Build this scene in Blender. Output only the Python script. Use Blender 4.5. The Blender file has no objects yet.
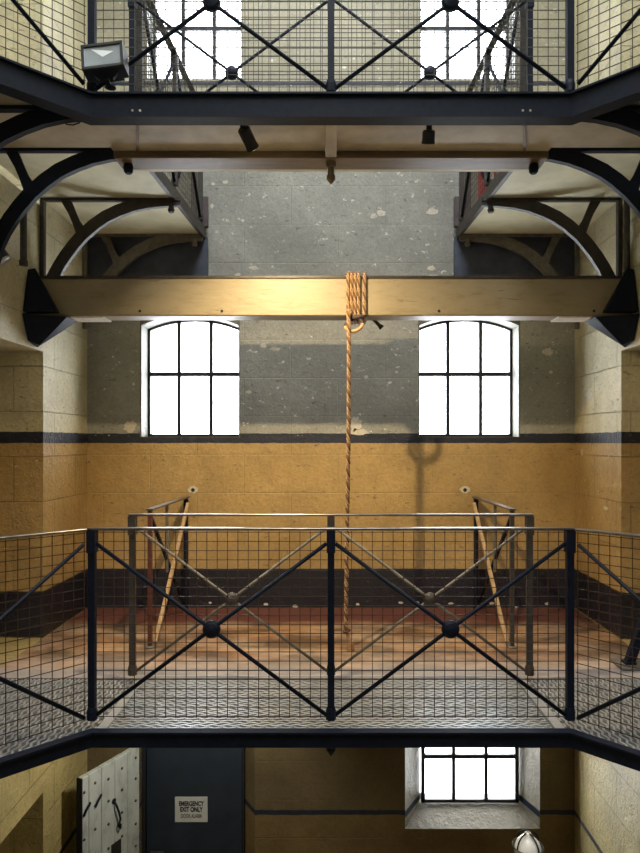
import bpy, bmesh, math, random
from mathutils import Vector, Matrix

random.seed(7)
scene = bpy.context.scene
COL = scene.collection
EYE = 1.45            # eye height above the lower walkway (z = 0)
U = 3.18              # upper walkway level
G = -3.2              # ground floor level
YB = 5.68             # inner face of the back wall
XW = 2.13             # half width of the end bay


def P(px, py, y):
    return Vector(((px - 331) * y / 650.0, y, EYE - (py - 442) * y / 650.0))


# ------------------------------------------------------------------ meshes
class MB:
    def __init__(s):
        s.bm = bmesh.new()

    def face(s, pts):
        vs = [s.bm.verts.new(p) for p in pts]
        try:
            return s.bm.faces.new(vs)
        except ValueError:
            return None

    def box(s, x0, x1, y0, y1, z0, z1):
        x0, x1 = min(x0, x1), max(x0, x1)
        v = [s.bm.verts.new((x, y, z)) for z in (z0, z1) for y in (y0, y1) for x in (x0, x1)]
        for f in ((0, 2, 3, 1), (4, 5, 7, 6), (0, 1, 5, 4), (2, 6, 7, 3), (0, 4, 6, 2), (1, 3, 7, 5)):
            s.bm.faces.new([v[i] for i in f])
        return s

    def bar(s, a, b, w, h, up=(0, 0, 1)):
        """rectangular bar from a to b: w across, h along 'up'"""
        a, b = Vector(a), Vector(b)
        d = (b - a).normalized()
        up = Vector(up)
        sx = d.cross(up)
        if sx.length < 1e-5:
            sx = d.cross(Vector((0, 1, 0)))
        sx.normalize()
        uy = sx.cross(d).normalized()
        sx *= w / 2
        uy *= h / 2
        v = [s.bm.verts.new(p + i * sx + j * uy) for p in (a, b) for i, j in ((-1, -1), (1, -1), (1, 1), (-1, 1))]
        for f in ((0, 1, 2, 3), (7, 6, 5, 4), (0, 4, 5, 1), (1, 5, 6, 2), (2, 6, 7, 3), (3, 7, 4, 0)):
            s.bm.faces.new([v[i] for i in f])
        return s

    def tube(s, pts, r, n=8, closed=False, radii=None):
        pts = [Vector(p) for p in pts]
        m = len(pts)
        rings = []
        prev = None
        for i, p in enumerate(pts):
            if closed:
                t = pts[(i + 1) % m] - pts[i - 1]
            else:
                t = pts[min(i + 1, m - 1)] - pts[max(i - 1, 0)]
            t.normalize()
            if prev is None:
                ref = Vector((0, 0, 1)) if abs(t.z) < .9 else Vector((1, 0, 0))
                nrm = t.cross(ref).normalized()
            else:
                nrm = (prev - t * prev.dot(t)).normalized()
            prev = nrm
            bn = t.cross(nrm)
            rr = radii[i] if radii else r
            rings.append([s.bm.verts.new(p + rr * (math.cos(2 * math.pi * k / n) * nrm + math.sin(2 * math.pi * k / n) * bn)) for k in range(n)])
        for i in range(m if closed else m - 1):
            A, B = rings[i], rings[(i + 1) % m]
            for k in range(n):
                s.bm.faces.new((A[k], A[(k + 1) % n], B[(k + 1) % n], B[k]))
        if not closed:
            s.bm.faces.new(rings[0][::-1])
            s.bm.faces.new(rings[-1])
        return s

    def lathe(s, base, axis, prof, n=16):
        """prof: list of (radius, distance along axis)"""
        base, axis = Vector(base), Vector(axis).normalized()
        ref = Vector((0, 0, 1)) if abs(axis.z) < .9 else Vector((1, 0, 0))
        u = axis.cross(ref).normalized()
        w = axis.cross(u)
        rings = []
        for r, h in prof:
            c = base + axis * h
            rr = max(r, 1e-4)
            rings.append([s.bm.verts.new(c + rr * (math.cos(2 * math.pi * k / n) * u + math.sin(2 * math.pi * k / n) * w)) for k in range(n)])
        for A, B in zip(rings, rings[1:]):
            for k in range(n):
                s.bm.faces.new((A[k], A[(k + 1) % n], B[(k + 1) % n], B[k]))
        s.bm.faces.new(rings[0][::-1])
        s.bm.faces.new(rings[-1])
        return s

    def prism(s, poly, depth):
        """poly: list of 3-D points (planar), extruded by vector depth"""
        d = Vector(depth)
        a = [s.bm.verts.new(Vector(p)) for p in poly]
        b = [s.bm.verts.new(Vector(p) + d) for p in poly]
        n = len(a)
        s.bm.faces.new(a[::-1])
        s.bm.faces.new(b)
        for i in range(n):
            s.bm.faces.new((a[i], a[(i + 1) % n], b[(i + 1) % n], b[i]))
        return s

    def strip(s, path, thick, y0, y1):
        """band along an XZ path [(x,z)], constant or listed thickness, from y0 to y1"""
        n = len(path)
        up, lo = [], []
        for i, (x, z) in enumerate(path):
            x0, z0 = path[max(i - 1, 0)]
            x1, z1 = path[min(i + 1, n - 1)]
            dx, dz = x1 - x0, z1 - z0
            l = math.hypot(dx, dz)
            nx, nz = -dz / l, dx / l
            t = thick[i] if isinstance(thick, (list, tuple)) else thick
            up.append((x + nx * t / 2, z + nz * t / 2))
            lo.append((x - nx * t / 2, z - nz * t / 2))
        V = [[s.bm.verts.new((q[0], y, q[1])) for q in (up[i], lo[i]) for y in (y0, y1)] for i in range(n)]
        for A, B in zip(V, V[1:]):
            for i, j in ((0, 1), (1, 3), (3, 2), (2, 0)):
                s.bm.faces.new((A[i], A[j], B[j], B[i]))
        s.bm.faces.new((V[0][0], V[0][2], V[0][3], V[0][1]))
        s.bm.faces.new((V[-1][0], V[-1][1], V[-1][3], V[-1][2]))
        return s

    def build(s, name, mat, parent=None, smooth=False, bevel=0, origin=None):
        bmesh.ops.recalc_face_normals(s.bm, faces=s.bm.faces)
        if bevel:
            bmesh.ops.bevel(s.bm, geom=list(s.bm.edges), offset=bevel, segments=1, affect='EDGES', clamp_overlap=True)
        me = bpy.data.meshes.new(name)
        if origin is not None:
            bmesh.ops.translate(s.bm, verts=s.bm.verts, vec=-Vector(origin))
        s.bm.to_mesh(me)
        s.bm.free()
        if smooth:
            for p in me.polygons:
                p.use_smooth = True
        me.materials.append(mat)
        o = bpy.data.objects.new(name, me)
        COL.objects.link(o)
        if parent is not None:
            o.parent = parent
            o.matrix_parent_inverse = Matrix.Translation(-Vector(parent.location))
        if origin is not None:
            o.location = origin
        return o


def tag(o, label=None, cat=None, group=None, kind=None):
    if label: o['label'] = label
    if cat: o['category'] = cat
    if group: o['group'] = group
    if kind: o['kind'] = kind
    return o


def thing(name, loc, label, cat, group=None, kind=None):
    o = bpy.data.objects.new(name, None)
    o.empty_display_size = .1
    COL.objects.link(o)
    o.location = loc
    return tag(o, label, cat, group, kind)


# --------------------------------------------------------------- materials
class NT:
    def __init__(s, name):
        s.m = bpy.data.materials.new(name)
        s.m.use_nodes = True
        s.t = s.m.node_tree
        s.t.nodes.clear()
        s.out = s.n('ShaderNodeOutputMaterial')
        s.b = s.n('ShaderNodeBsdfPrincipled')
        s.t.links.new(s.b.outputs[0], s.out.inputs[0])
        s.co = s.n('ShaderNodeTexCoord').outputs['Object']

    def n(s, typ, **kw):
        x = s.t.nodes.new(typ)
        for k, v in kw.items():
            setattr(x, k, v)
        return x

    def set(s, sock, v):
        if hasattr(v, 'is_output') or isinstance(v, bpy.types.NodeSocket):
            s.t.links.new(v, sock)
        elif isinstance(v, (tuple, list)) and len(v) == 3 and sock.type == 'RGBA':
            sock.default_value = (*v, 1)
        else:
            sock.default_value = v

    def noise(s, scale, detail=4, rough=.6, vec=None, scl=None):
        x = s.n('ShaderNodeTexNoise')
        x.inputs['Scale'].default_value = scale
        x.inputs['Detail'].default_value = detail
        x.inputs['Roughness'].default_value = rough
        v = vec or s.co
        if scl:
            mp = s.n('ShaderNodeMapping')
            mp.inputs['Scale'].default_value = scl
            s.t.links.new(v, mp.inputs[0])
            v = mp.outputs[0]
        s.t.links.new(v, x.inputs['Vector'])
        return x.outputs[0]

    def ramp(s, fac, stops, interp='LINEAR'):
        x = s.n('ShaderNodeValToRGB')
        x.color_ramp.interpolation = interp
        el = x.color_ramp.elements
        while len(el) < len(stops):
            el.new(1.0)
        for e, (p, c) in zip(el, stops):
            e.position = p
            e.color = (*c, 1) if isinstance(c, (tuple, list)) else (c, c, c, 1)
        s.set(x.inputs[0], fac)
        return x.outputs[0]

    def math(s, op, a, b=0.0, c=None):
        x = s.n('ShaderNodeMath', operation=op)
        s.set(x.inputs[0], a)
        s.set(x.inputs[1], b)
        if c is not None: s.set(x.inputs[2], c)
        return x.outputs[0]

    def mix(s, fac, a, b, blend='MIX'):
        x = s.n('ShaderNodeMix', data_type='RGBA', blend_type=blend)
        s.set(x.inputs[0], fac)
        s.set(x.inputs[6], a)
        s.set(x.inputs[7], b)
        return x.outputs[2]

    def bump(s, h, strength=.3, dist=.01):
        x = s.n('ShaderNodeBump')
        x.inputs['Strength'].default_value = strength
        x.inputs['Distance'].default_value = dist
        s.set(x.inputs['Height'], h)
        s.t.links.new(x.outputs[0], s.b.inputs['Normal'])

    def fin(s, color, rough=.6, metal=0.0, spec=.5):
        s.set(s.b.inputs['Base Color'], color)
        s.set(s.b.inputs['Roughness'], rough)
        s.set(s.b.inputs['Metallic'], metal)
        s.b.inputs['Specular IOR Level'].default_value = spec
        return s.m


def simple(name, color, rough=.5, metal=0.0, var=.15, nscale=25, bump=.15, spec=.5):
    k = NT(name)
    f = k.noise(nscale)
    dark = tuple(c * (1 - var) for c in color)
    lite = tuple(min(1, c * (1 + var)) for c in color)
    col = k.ramp(f, [(.3, dark), (.7, lite)])
    if bump:
        k.bump(f, bump, .004)
    return k.fin(col, rough, metal, spec)


Z0, Z1 = -3.2, 7.6


def wall_mat(name, zones, flecks=.64, fleck_col=(.78, .74, .68), rough=.55, bump=.5, blocks=True, fleck_top=None, mortar=.22, chips=.615, joint=.55):
    """painted masonry: zones = [(z, colour), ...] colour from that height upward"""
    k = NT(name)
    sep = k.n('ShaderNodeSeparateXYZ')
    k.t.links.new(k.co, sep.inputs[0])
    wob = k.math('MULTIPLY', k.math('SUBTRACT', k.noise(9, 3), .5), .016)
    z = k.math('ADD', sep.outputs[2], wob)
    f = k.math('DIVIDE', k.math('SUBTRACT', z, Z0), Z1 - Z0)
    col = k.ramp(f, [((max(zz, Z0) - Z0) / (Z1 - Z0), c) for zz, c in zones], 'CONSTANT')
    big = k.noise(1.6, 5, .65)
    col = k.mix(1.0, col, k.ramp(big, [(.3, .72), (.7, 1.18)]), 'MULTIPLY')
    fine = k.noise(38, 6, .7)
    col = k.mix(.28, col, k.mix(1.0, col, k.ramp(fine, [(.35, .55), (.6, 1.25)]), 'MULTIPLY'))
    # dark chips
    ch = k.noise(15, 6, .78, scl=(.75, .75, 1.8))
    chip = k.ramp(ch, [(chips, 0.0), (chips + .012, 1.0)])
    col = k.mix(k.math('MULTIPLY', chip, .7), col, (.09, .075, .06))
    # peeled flecks showing pale plaster
    pn = k.noise(13, 7, .76, scl=(1, 1, 1.35))
    peel = k.ramp(pn, [(flecks, 0.0), (flecks + .015, 1.0)])
    if fleck_top is not None:
        lim = k.math('GREATER_THAN', sep.outputs[2], fleck_top)
        peel = k.math('MULTIPLY', peel, lim)
    col = k.mix(peel, col, fleck_col)
    h = k.math('ADD', k.math('MULTIPLY', fine, .5), k.math('MULTIPLY', k.noise(12, 4, .6), .9))
    h = k.math('SUBTRACT', h, k.math('MULTIPLY', peel, .5))
    if blocks:
        cmb = k.n('ShaderNodeCombineXYZ')
        k.t.links.new(k.math('ADD', sep.outputs[0], sep.outputs[1]), cmb.inputs[0])
        k.t.links.new(sep.outputs[2], cmb.inputs[1])
        br = k.n('ShaderNodeTexBrick')
        br.inputs['Scale'].default_value = 1.0
        br.inputs['Brick Width'].default_value = .82
        br.inputs['Row Height'].default_value = .335
        br.inputs['Mortar Size'].default_value = .006
        br.inputs['Mortar Smooth'].default_value = .6
        k.t.links.new(cmb.outputs[0], br.inputs['Vector'])
        h = k.math('SUBTRACT', h, k.math('MULTIPLY', br.outputs['Fac'], joint))
        col = k.mix(k.math('MULTIPLY', br.outputs['Fac'], mortar), col, (.08, .06, .04))
    k.bump(h, bump, .02)
    return k.fin(col, rough)


NAVY = (.018, .023, .042)
OCH = (.47, .315, .125)
GREY = (.33, .33, .295)
CREAM = (.66, .60, .40)
SKIRT = (.018, .018, .029)
UPCR = (.40, .375, .275)
BROWN = (.20, .135, .05)
M = {}
M['wall_back'] = wall_mat('painted_end_wall', [(-3.2, BROWN), (-1.83, NAVY), (-1.775, (.15, .11, .05)), (-.02, SKIRT), (.335, OCH), (1.424, NAVY),
                          (1.50, GREY), (4.0, UPCR), (4.545, (.05, .055, .075)), (4.60, UPCR)], flecks=.622, fleck_top=1.5, mortar=.05, joint=.25, chips=.612)
M['wall_side'] = wall_mat('painted_side_wall', [(-3.2, (.50, .40, .17)), (-1.83, NAVY), (-1.775, (.52, .41, .17)), (-.02, SKIRT), (.335, OCH), (1.424, NAVY),
                          (1.50, CREAM), (3.3, CREAM)], flecks=.64, rough=.28, bump=1.0, fleck_top=.5)
M['rough_stone'] = wall_mat('rough_plastered_reveal', [(-3.2, (.17, .145, .095))], flecks=.72, bump=.9, blocks=False)
M['reveal'] = wall_mat('grey_green_reveal_paint', [(-3.2, (.15, .145, .11))], flecks=.62, fleck_col=(.05, .045, .035), bump=.9, blocks=False)
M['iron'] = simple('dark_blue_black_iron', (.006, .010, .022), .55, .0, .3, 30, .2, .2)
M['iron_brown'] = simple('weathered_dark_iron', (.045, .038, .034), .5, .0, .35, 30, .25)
M['iron_grey'] = simple('pale_bracket_iron', (.15, .135, .11), .6, .0, .3, 22, .25)  # paler grey paints in the light on the farthest brackets
M['rail_metal'] = simple('worn_steel_handrail', (.16, .15, .14), .32, .75, .25, 30, .1)
M['mesh_wire'] = simple('rusty_brown_wire', (.055, .032, .020), .55, .3, .3, 40, 0)
M['mesh_dark'] = simple('dark_wire', (.05, .046, .04), .5, .3, .3, 40, 0)
M['mesh_pale'] = simple('pale_lit_wire', (.14, .13, .11), .5, .3, .3, 40, 0)  # grey lightened to mimic light coming through the gallery mesh
M['soffit'] = simple('cream_soffit_paint', (.66, .62, .43), .6, 0, .2, 3, .15)
M['soffit_brown'] = simple('dusty_soffit_boards', (.52, .47, .36), .6, 0, .25, 4, .15)
M['frame_black'] = simple('black_window_frame_paint', (.02, .02, .024), .5, 0, .2, 30, .1)
M['lens'] = simple('grey_lamp_glass', (.45, .5, .54), .12, 0, .1, 10, 0)
M['dark_hole'] = simple('dark_socket', (.02, .016, .012), .8, 0, .2, 30, 0)
M['plaster'] = simple('pale_plaster', (.62, .57, .48), .8, 0, .15, 40, .3)
M['dark_timber'] = simple('dark_stained_timber', (.045, .055, .085), .6, 0, .35, 9, .25)
M['post_timber'] = simple('purple_brown_painted_post', (.085, .066, .07), .6, 0, .3, 14, .25)
M['pale_timber'] = simple('pale_timber_brace', (.42, .27, .13), .55, 0, .25, 20, .15)
M['red_brown_iron'] = simple('red_brown_iron', (.10, .03, .02), .5, 0, .3, 30, .2)
M['red'] = simple('red_enamel', (.42, .02, .03), .35, 0, .1, 10, 0)
M['black_plastic'] = simple('black_plastic', (.012, .014, .022), .4, 0, .2, 20, 0)
M['sign_white'] = simple('grey_white_sign_board', (.62, .62, .58), .5, 0, .06, 20, 0)
M['sign_black'] = simple('sign_black_letters', (.02, .02, .02), .6, 0, .1, 20, 0)
M['sign_olive'] = simple('sign_faded_letters', (.19, .19, .13), .6, 0, .1, 20, 0)
M['door_navy'] = simple('navy_door_paint', (.022, .032, .046), .4, 0, .2, 5, .1)
M['white_glass'] = simple('white_glass_globe', (.8, .8, .78), .15, 0, .04, 10, 0)
M['dim_wall'] = simple('dim_brown_wall', (.16, .13, .10), .7, 0, .2, 3, .2)  # kept dark so the added wall bounces little light
M['bare_floor'] = simple('worn_stone_paving', (.16, .13, .09), .7, 0, .3, 4, .3)


def m_planks():
    k = NT('worn_red_brown_floorboards')
    sep = k.n('ShaderNodeSeparateXYZ'); k.t.links.new(k.co, sep.inputs[0])
    br = k.n('ShaderNodeTexBrick')
    br.inputs['Scale'].default_value = 1
    br.inputs['Brick Width'].default_value = 3.4
    br.inputs['Row Height'].default_value = .135
    br.inputs['Mortar Size'].default_value = .004
    br.inputs['Color1'].default_value = (.34, .165, .08, 1)
    br.inputs['Color2'].default_value = (.50, .29, .14, 1)
    br.inputs['Mortar'].default_value = (.06, .03, .02, 1)
    k.t.links.new(k.co, br.inputs['Vector'])
    grain = k.noise(10, 6, .7, scl=(.5, 6, 1))
    col = k.mix(1.0, br.outputs['Color'], k.ramp(grain, [(.3, .35), (.7, 1.35)]), 'MULTIPLY')
    patch = k.noise(2.2, 5, .65, scl=(.6, 1.6, 1))
    col = k.mix(k.ramp(patch, [(.42, 0.0), (.66, .7)]), col, (.46, .37, .28))
    blot = k.noise(3.2, 6, .7, scl=(.7, 1.3, 1))
    col = k.mix(1.0, col, k.ramp(blot, [(.42, .34), (.58, 1.08)]), 'MULTIPLY')
    # boards beside the wall keep their dark red stain; the outer boards are paled by wear and painted window glare
    edge = k.math('ADD', sep.outputs[1], k.math('MULTIPLY', k.noise(5, 4), .25))
    stain = k.ramp(k.math('SUBTRACT', edge, 4.0), [(.98, 0.0), (1.0, 0.0)])
    red = k.n('ShaderNodeMapRange'); k.set(red.inputs[0], edge); red.inputs[1].default_value = 5.25; red.inputs[2].default_value = 5.42
    col = k.mix(red.outputs[0], col, (.13, .045, .032))
    sc = k.n('ShaderNodeMapRange'); k.set(sc.inputs[0], edge); sc.inputs[1].default_value = 4.55; sc.inputs[2].default_value = 4.2
    col = k.mix(k.math('MULTIPLY', sc.outputs[0], .7), col, (.52, .46, .41))
    k.bump(k.math('SUBTRACT', k.math('MULTIPLY', grain, .5), k.math('MULTIPLY', br.outputs['Fac'], 1.0)), .3, .008)
    return k.fin(col, k.ramp(patch, [(.3, .5), (.7, .32)]))


M['planks'] = m_planks()


def m_beam():
    k = NT('cream_painted_beam')
    g = k.noise(9, 6, .7, scl=(.6, 2, 2))
    col = k.ramp(g, [(.25, (.20, .155, .095)), (.45, (.29, .235, .145)), (.8, (.33, .275, .175))])
    ck = k.noise(5, 5, .7, scl=(.6, 4, 9))
    crack = k.ramp(ck, [(.655, 0.0), (.67, 1.0)])
    col = k.mix(k.math('MULTIPLY', crack, .7), col, (.12, .07, .03))
    sp = k.ramp(k.noise(26, 4, .7), [(.70, 0.0), (.72, 1.0)])
    col = k.mix(k.math('MULTIPLY', sp, .6), col, (.14, .09, .05))
    k.bump(k.math('SUBTRACT', g, crack), .3, .008)
    return k.fin(col, .5)


M['beam'] = m_beam()


def m_rearbeam():
    k = NT('brown_painted_timber')
    g = k.noise(9, 6, .7, scl=(.35, 3, 3))
    col = k.ramp(g, [(.25, (.12, .085, .05)), (.8, (.25, .175, .10))])
    k.bump(g, .3, .006)
    return k.fin(col, .5)


M['brown_timber'] = m_rearbeam()


def m_rope():
    k = NT('tan_hemp_rope')
    f = k.noise(90, 3)
    return k.fin(k.ramp(f, [(.3, (.30, .17, .08)), (.7, (.50, .32, .165))]), .75)


M['rope'] = m_rope()
M['rope_shade'] = simple('groove_shade_strand', (.15, .075, .035), .8, 0, .2, 60, .2)  # darker tone paints the groove shade onto one strand
M['rope_dark'] = simple('dark_bound_rope', (.06, .04, .04), .8, 0, .3, 60, .3)
M['leather'] = simple('tan_leather_collar', (.50, .26, .12), .5, 0, .2, 40, .1)


def m_tread():
    k = NT('worn_steel_tread')
    f = k.noise(7, 5, .6)
    col = k.ramp(f, [(.3, (.40, .43, .46)), (.7, (.66, .69, .71))])
    return k.fin(col, k.ramp(f, [(.3, .42), (.7, .3)]), .6)


M['tread'] = m_tread()
M['tread_base'] = simple('dark_steel_plate', (.14, .145, .15), .45, .5, .3, 8, .1)


def m_door():
    k = NT('flaking_white_door_paint')
    f = k.noise(6, 6, .7, scl=(1, 1, .5))
    col = k.ramp(f, [(.25, (.22, .24, .22)), (.5, (.50, .53, .48)), (.8, (.62, .65, .60))])
    sp = k.ramp(k.noise(20, 5, .75), [(.67, 0.0), (.69, 1.0)])
    col = k.mix(sp, col, (.10, .09, .08))
    k.bump(f, .3, .006)
    return k.fin(col, .55)


M['door_white'] = m_door()


def m_glass():
    k = NT('hazy_window_glass')
    t = k.n('ShaderNodeBsdfTransparent'); t.inputs[0].default_value = (.97, .98, 1, 1)
    d = k.n('ShaderNodeBsdfTranslucent')
    f = k.noise(7, 5, .7, scl=(1, 1, 2.5))
    k.set(d.inputs[0], k.ramp(f, [(.55, (.95, .96, .97)), (.72, (.62, .62, .35))]))
    mx = k.n('ShaderNodeMixShader'); mx.inputs[0].default_value = .22
    k.t.links.new(t.outputs[0], mx.inputs[1]); k.t.links.new(d.outputs[0], mx.inputs[2])
    k.t.links.new(mx.outputs[0], k.out.inputs[0])
    return k.m


M['glass'] = m_glass()


def m_emit(name, col, st):
    k = NT(name)
    e = k.n('ShaderNodeEmission'); e.inputs[0].default_value = (*col, 1); e.inputs[1].default_value = st
    k.t.links.new(e.outputs[0], k.out.inputs[0])
    return k.m


M['lamp_lit'] = m_emit('lit_warm_lamp_lens', (1, .78, .42), 12)


# ------------------------------------------------------------------- walls
TOP = 7.2
WT = .24  # thickness of the back wall to the window plane


def cells(mb, xs, zs, holes, to3):
    xs = sorted(set(xs)); zs = sorted(set(zs))
    for x0, x1 in zip(xs, xs[1:]):
        for z0, z1 in zip(zs, zs[1:]):
            cx, cz = (x0 + x1) / 2, (z0 + z1) / 2
            if any(h[0] < cx < h[1] and h[2] < cz < h[3] for h in holes):
                continue
            mb.face([to3(x0, z0), to3(x1, z0), to3(x1, z1), to3(x0, z1)])


# openings: (front rect, back rect, arched)
WIN_MID_L = (-1.669, -.795, 1.492, 2.56)
WIN_MID_R = (.762, 1.652, 1.492, 2.56)
WIN_UP_L = (-1.62, -.775, 4.615, 5.70)
WIN_UP_R = (.775, 1.62, 4.615, 5.70)
WIN_GR_F = (.647, 1.826, -1.93, -.62)
WIN_GR_B = (.817, 1.700, -1.815, -.72)
DOOR_F = (-1.70, -.665, G, -1.12)
DOOR_B = (-1.70, -.88, G, -1.16)
OPEN = [(WIN_MID_L, WIN_MID_L, 1), (WIN_MID_R, WIN_MID_R, 1), (WIN_UP_L, WIN_UP_L, 1), (WIN_UP_R, WIN_UP_R, 1), (WIN_GR_F, WIN_GR_B, 0), (DOOR_F, DOOR_B, 0)]


def arch_pts(r, rise=.095, n=12):
    x0, x1, z1 = r[0], r[1], r[3]
    w = (x1 - x0) / 2
    R = (w * w + rise * rise) / (2 * rise)
    cx, cz = (x0 + x1) / 2, z1 - R
    return [(x0 + (x1 - x0) * i / n, cz + math.sqrt(max(R * R - (x0 + (x1 - x0) * i / n - cx) ** 2, 0))) for i in range(n + 1)]


mb = MB()
for yy, k in ((YB, 0), (YB + WT + .12, 1)):
    rects = [o[k] for o in OPEN]
    xs = [-2.7, 2.7] + [v for r in rects for v in r[:2]]
    zs = [G - .1, TOP] + [v for r in rects for v in r[2:]]
    cells(mb, xs, zs, rects, lambda x, z, y=yy: (x, y, z))
for f, b, arch in OPEN:
    y0, y1 = YB, YB + WT + .12
    fc = [(f[0], y0, f[2]), (f[1], y0, f[2]), (f[1], y0, f[3]), (f[0], y0, f[3])]
    bc = [(b[0], y1, b[2]), (b[1], y1, b[2]), (b[1], y1, b[3]), (b[0], y1, b[3])]
    if f is not WIN_GR_F and not arch:
        for i in range(4):
            j = (i + 1) % 4
            mb.face([fc[i], fc[j], bc[j], bc[i]])
wall_back = tag(mb.build('wall_back', M['wall_back']), 'end wall of the bay, grey above ochre paint', 'wall', kind='structure')
for f, b, arch in OPEN:
    if not arch:
        continue
    y0, y1 = YB, YB + WT + .12
    ap = arch_pts(f)
    mid = len(ap) // 2
    mb = MB()
    for pts in ([(f[0], y0 + .001, f[3])] + [(x, y0 + .001, z) for x, z in ap[:mid + 1]], [(x, y0 + .001, z) for x, z in ap[mid:]] + [(f[1], y0 + .001, f[3])]):
        mb.prism(pts, (0, y1 - y0 - .001, 0))
    e = .012
    mb.box(f[0] - .0005, f[0] + e, y0 + .001, y1, f[2], f[3] - .08)
    mb.box(f[1] - e, f[1] + .0005, y0 + .001, y1, f[2], f[3] - .08)
    mb.box(f[0] + e, f[1] - e, y0 + .001, y1, f[2] - .0005, f[2] + .004)
    mb.build('window_reveal', M['reveal'], wall_back)
mb = MB()
f, b = WIN_GR_F, WIN_GR_B
y0, y1 = YB, YB + WT + .12
fc = [(f[0], y0, f[2]), (f[1], y0, f[2]), (f[1], y0, f[3]), (f[0], y0, f[3])]
bc = [(b[0], y1 - .1, b[2]), (b[1], y1 - .1, b[2]), (b[1], y1 - .1, b[3]), (b[0], y1 - .1, b[3])]
for i in range(4):
    j = (i + 1) % 4
    mb.face([fc[i], fc[j], bc[j], bc[i]])
    b2 = [(p[0], y1, p[2]) for p in bc]
    mb.face([bc[i], bc[j], b2[j], b2[i]])
mb.build('window_reveal', M['rough_stone'], wall_back)
mb = MB()  # the painted stripe running on over the splayed jambs
for xa, xb in ((f[0], b[0]), (f[1], b[1])):
    s_ = 1 if xb > xa else -1
    e = .004 * s_
    mb.prism([(xa + e, y0 - .002, -1.83), (xb + e, y1 - .1, -1.80), (xb + e, y1 - .1, -1.75), (xa + e, y0 - .002, -1.775)], (.002 * s_, -.002, 0))
mb.build('painted_stripe', M['iron'], wall_back)

# side walls with the cell door recesses
DOORS_Y = (3.93, 4.81)
REC = .46
for s, nm in ((-1, 'left'), (1, 'right')):
    X = s * XW
    holes = []
    for lv in (G, 0.0, U):
        if s > 0 and lv == G:
            continue
        holes.append((DOORS_Y[0], DOORS_Y[1] - (.04 if s > 0 else 0), lv, lv + 2.12 if lv != G else -1.14))
    mb = MB()
    ys = [2.2, YB] + [v for h in holes for v in h[:2]]
    zs = [G - .1, TOP] + [v for h in holes for v in h[2:]]
    cells(mb, ys, zs, holes, lambda y, z: (X, y, z))
    Xo = X + s * (REC + .1)
    mb.face([(Xo, 2.2, G - .1), (Xo, YB, G - .1), (Xo, YB, TOP), (Xo, 2.2, TOP)])
    for a, bb, z0, z1 in holes:
        Xr = X + s * REC
        c = [(a, z0), (bb, z0), (bb, z1), (a, z1)]
        for i in range(4):
            p, q = c[i], c[(i + 1) % 4]
            mb.face([(X, *p), (X, *q), (Xr, *q), (Xr, *p)])
        mb.face([(Xr, *p) for p in c])
    # wider main corridor towards the camera
    Xc = s * 2.95
    mb.face([(X, 2.2, G - .1), (Xc, 2.2, G - .1), (Xc, 2.2, TOP), (X, 2.2, TOP)])
    mb.box(Xc, Xc + s * .2, -3.0, 2.2, G - .1, TOP)
    tag(mb.build('wall_' + nm, M['wall_side']), nm + ' side wall with cell door recess and peeling cream paint', 'wall', kind='structure')

tag(MB().box(-3, 3, -3, YB + .3, G - .12, G).build('floor', M['bare_floor']), 'worn paving of the ground floor far below', 'floor', kind='structure')

# unseen end wall added to cut light from behind; roof with its long skylight
tag(MB().box(-3.15, 3.15, -3.2, -3.0, G - .1, TOP).build('wall_front', M['dim_wall']), 'unseen end wall added behind the viewer to block light', 'wall', kind='structure')
SKY = (-.6, .6, -2.6, 4.6)
mb = MB()
for q in ((-3.2, SKY[0], -3.2, YB + .4), (SKY[1], 3.2, -3.2, YB + .4), (SKY[0], SKY[1], -3.2, SKY[2]), (SKY[0], SKY[1], SKY[3], YB + .4)):
    mb.box(*q, TOP, TOP + .12)
tag(mb.build('ceiling', M['soffit']), 'high ceiling with a long skylight opening', 'ceiling', kind='structure')

# -------------------------------------------------------------- windows
def window(idx, r, arched, label):
    yf = YB + WT - .02
    t = thing('window_%d' % idx, ((r[0] + r[1]) / 2, yf, r[2]), label, 'window', kind='structure')
    mb = MB()
    w = .034
    x0, x1, z0, z1 = r
    mb.box(x0, x0 + w, yf - .02, yf + .02, z0, z1)
    mb.box(x1 - w, x1, yf - .02, yf + .02, z0, z1)
    mb.box(x0, x1, yf - .02, yf + .02, z0 + .002, z0 + .03)
    if arched:
        ap = arch_pts((r[0], r[1], r[2], r[3] - .006))
        mb.strip(ap, .03, yf - .02, yf + .02)
    else:
        mb.box(x0, x1, yf - .02, yf + .02, z1 - .03, z1)
    fr = mb.build('window_frame', M['frame_black'], t)
    mb = MB()
    for i in (1, 2):
        x = x0 + (x1 - x0) * i / 3
        mb.box(x - .0155, x + .0155, yf - .016, yf + .016, z0 + .03, z1 - .02)
    zt = z0 + (z1 - z0) * (.535 if not idx == 5 else .38)
    mb.box(x0 + w, x1 - w, yf - .017, yf + .017, zt - .018, zt + .018)
    mb.build('glazing_bars', M['frame_black'], t)
    MB().box(x0 + .01, x1 - .01, yf - .003, yf + .003, z0 + .01, z1 - .012).build('panes', M['glass'], t)
    return t


window(1, WIN_MID_L, 1, 'arched six pane window, left one behind the hanging rope level')
window(2, WIN_MID_R, 1, 'arched six pane window, right one behind the hanging rope level')
window(3, WIN_UP_L, 1, 'upper left window seen through the top railing')
window(4, WIN_UP_R, 1, 'upper right window seen through the top railing')
window(5, WIN_GR_B, 0, 'ground level window in a splayed stone recess below the walkway')

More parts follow.
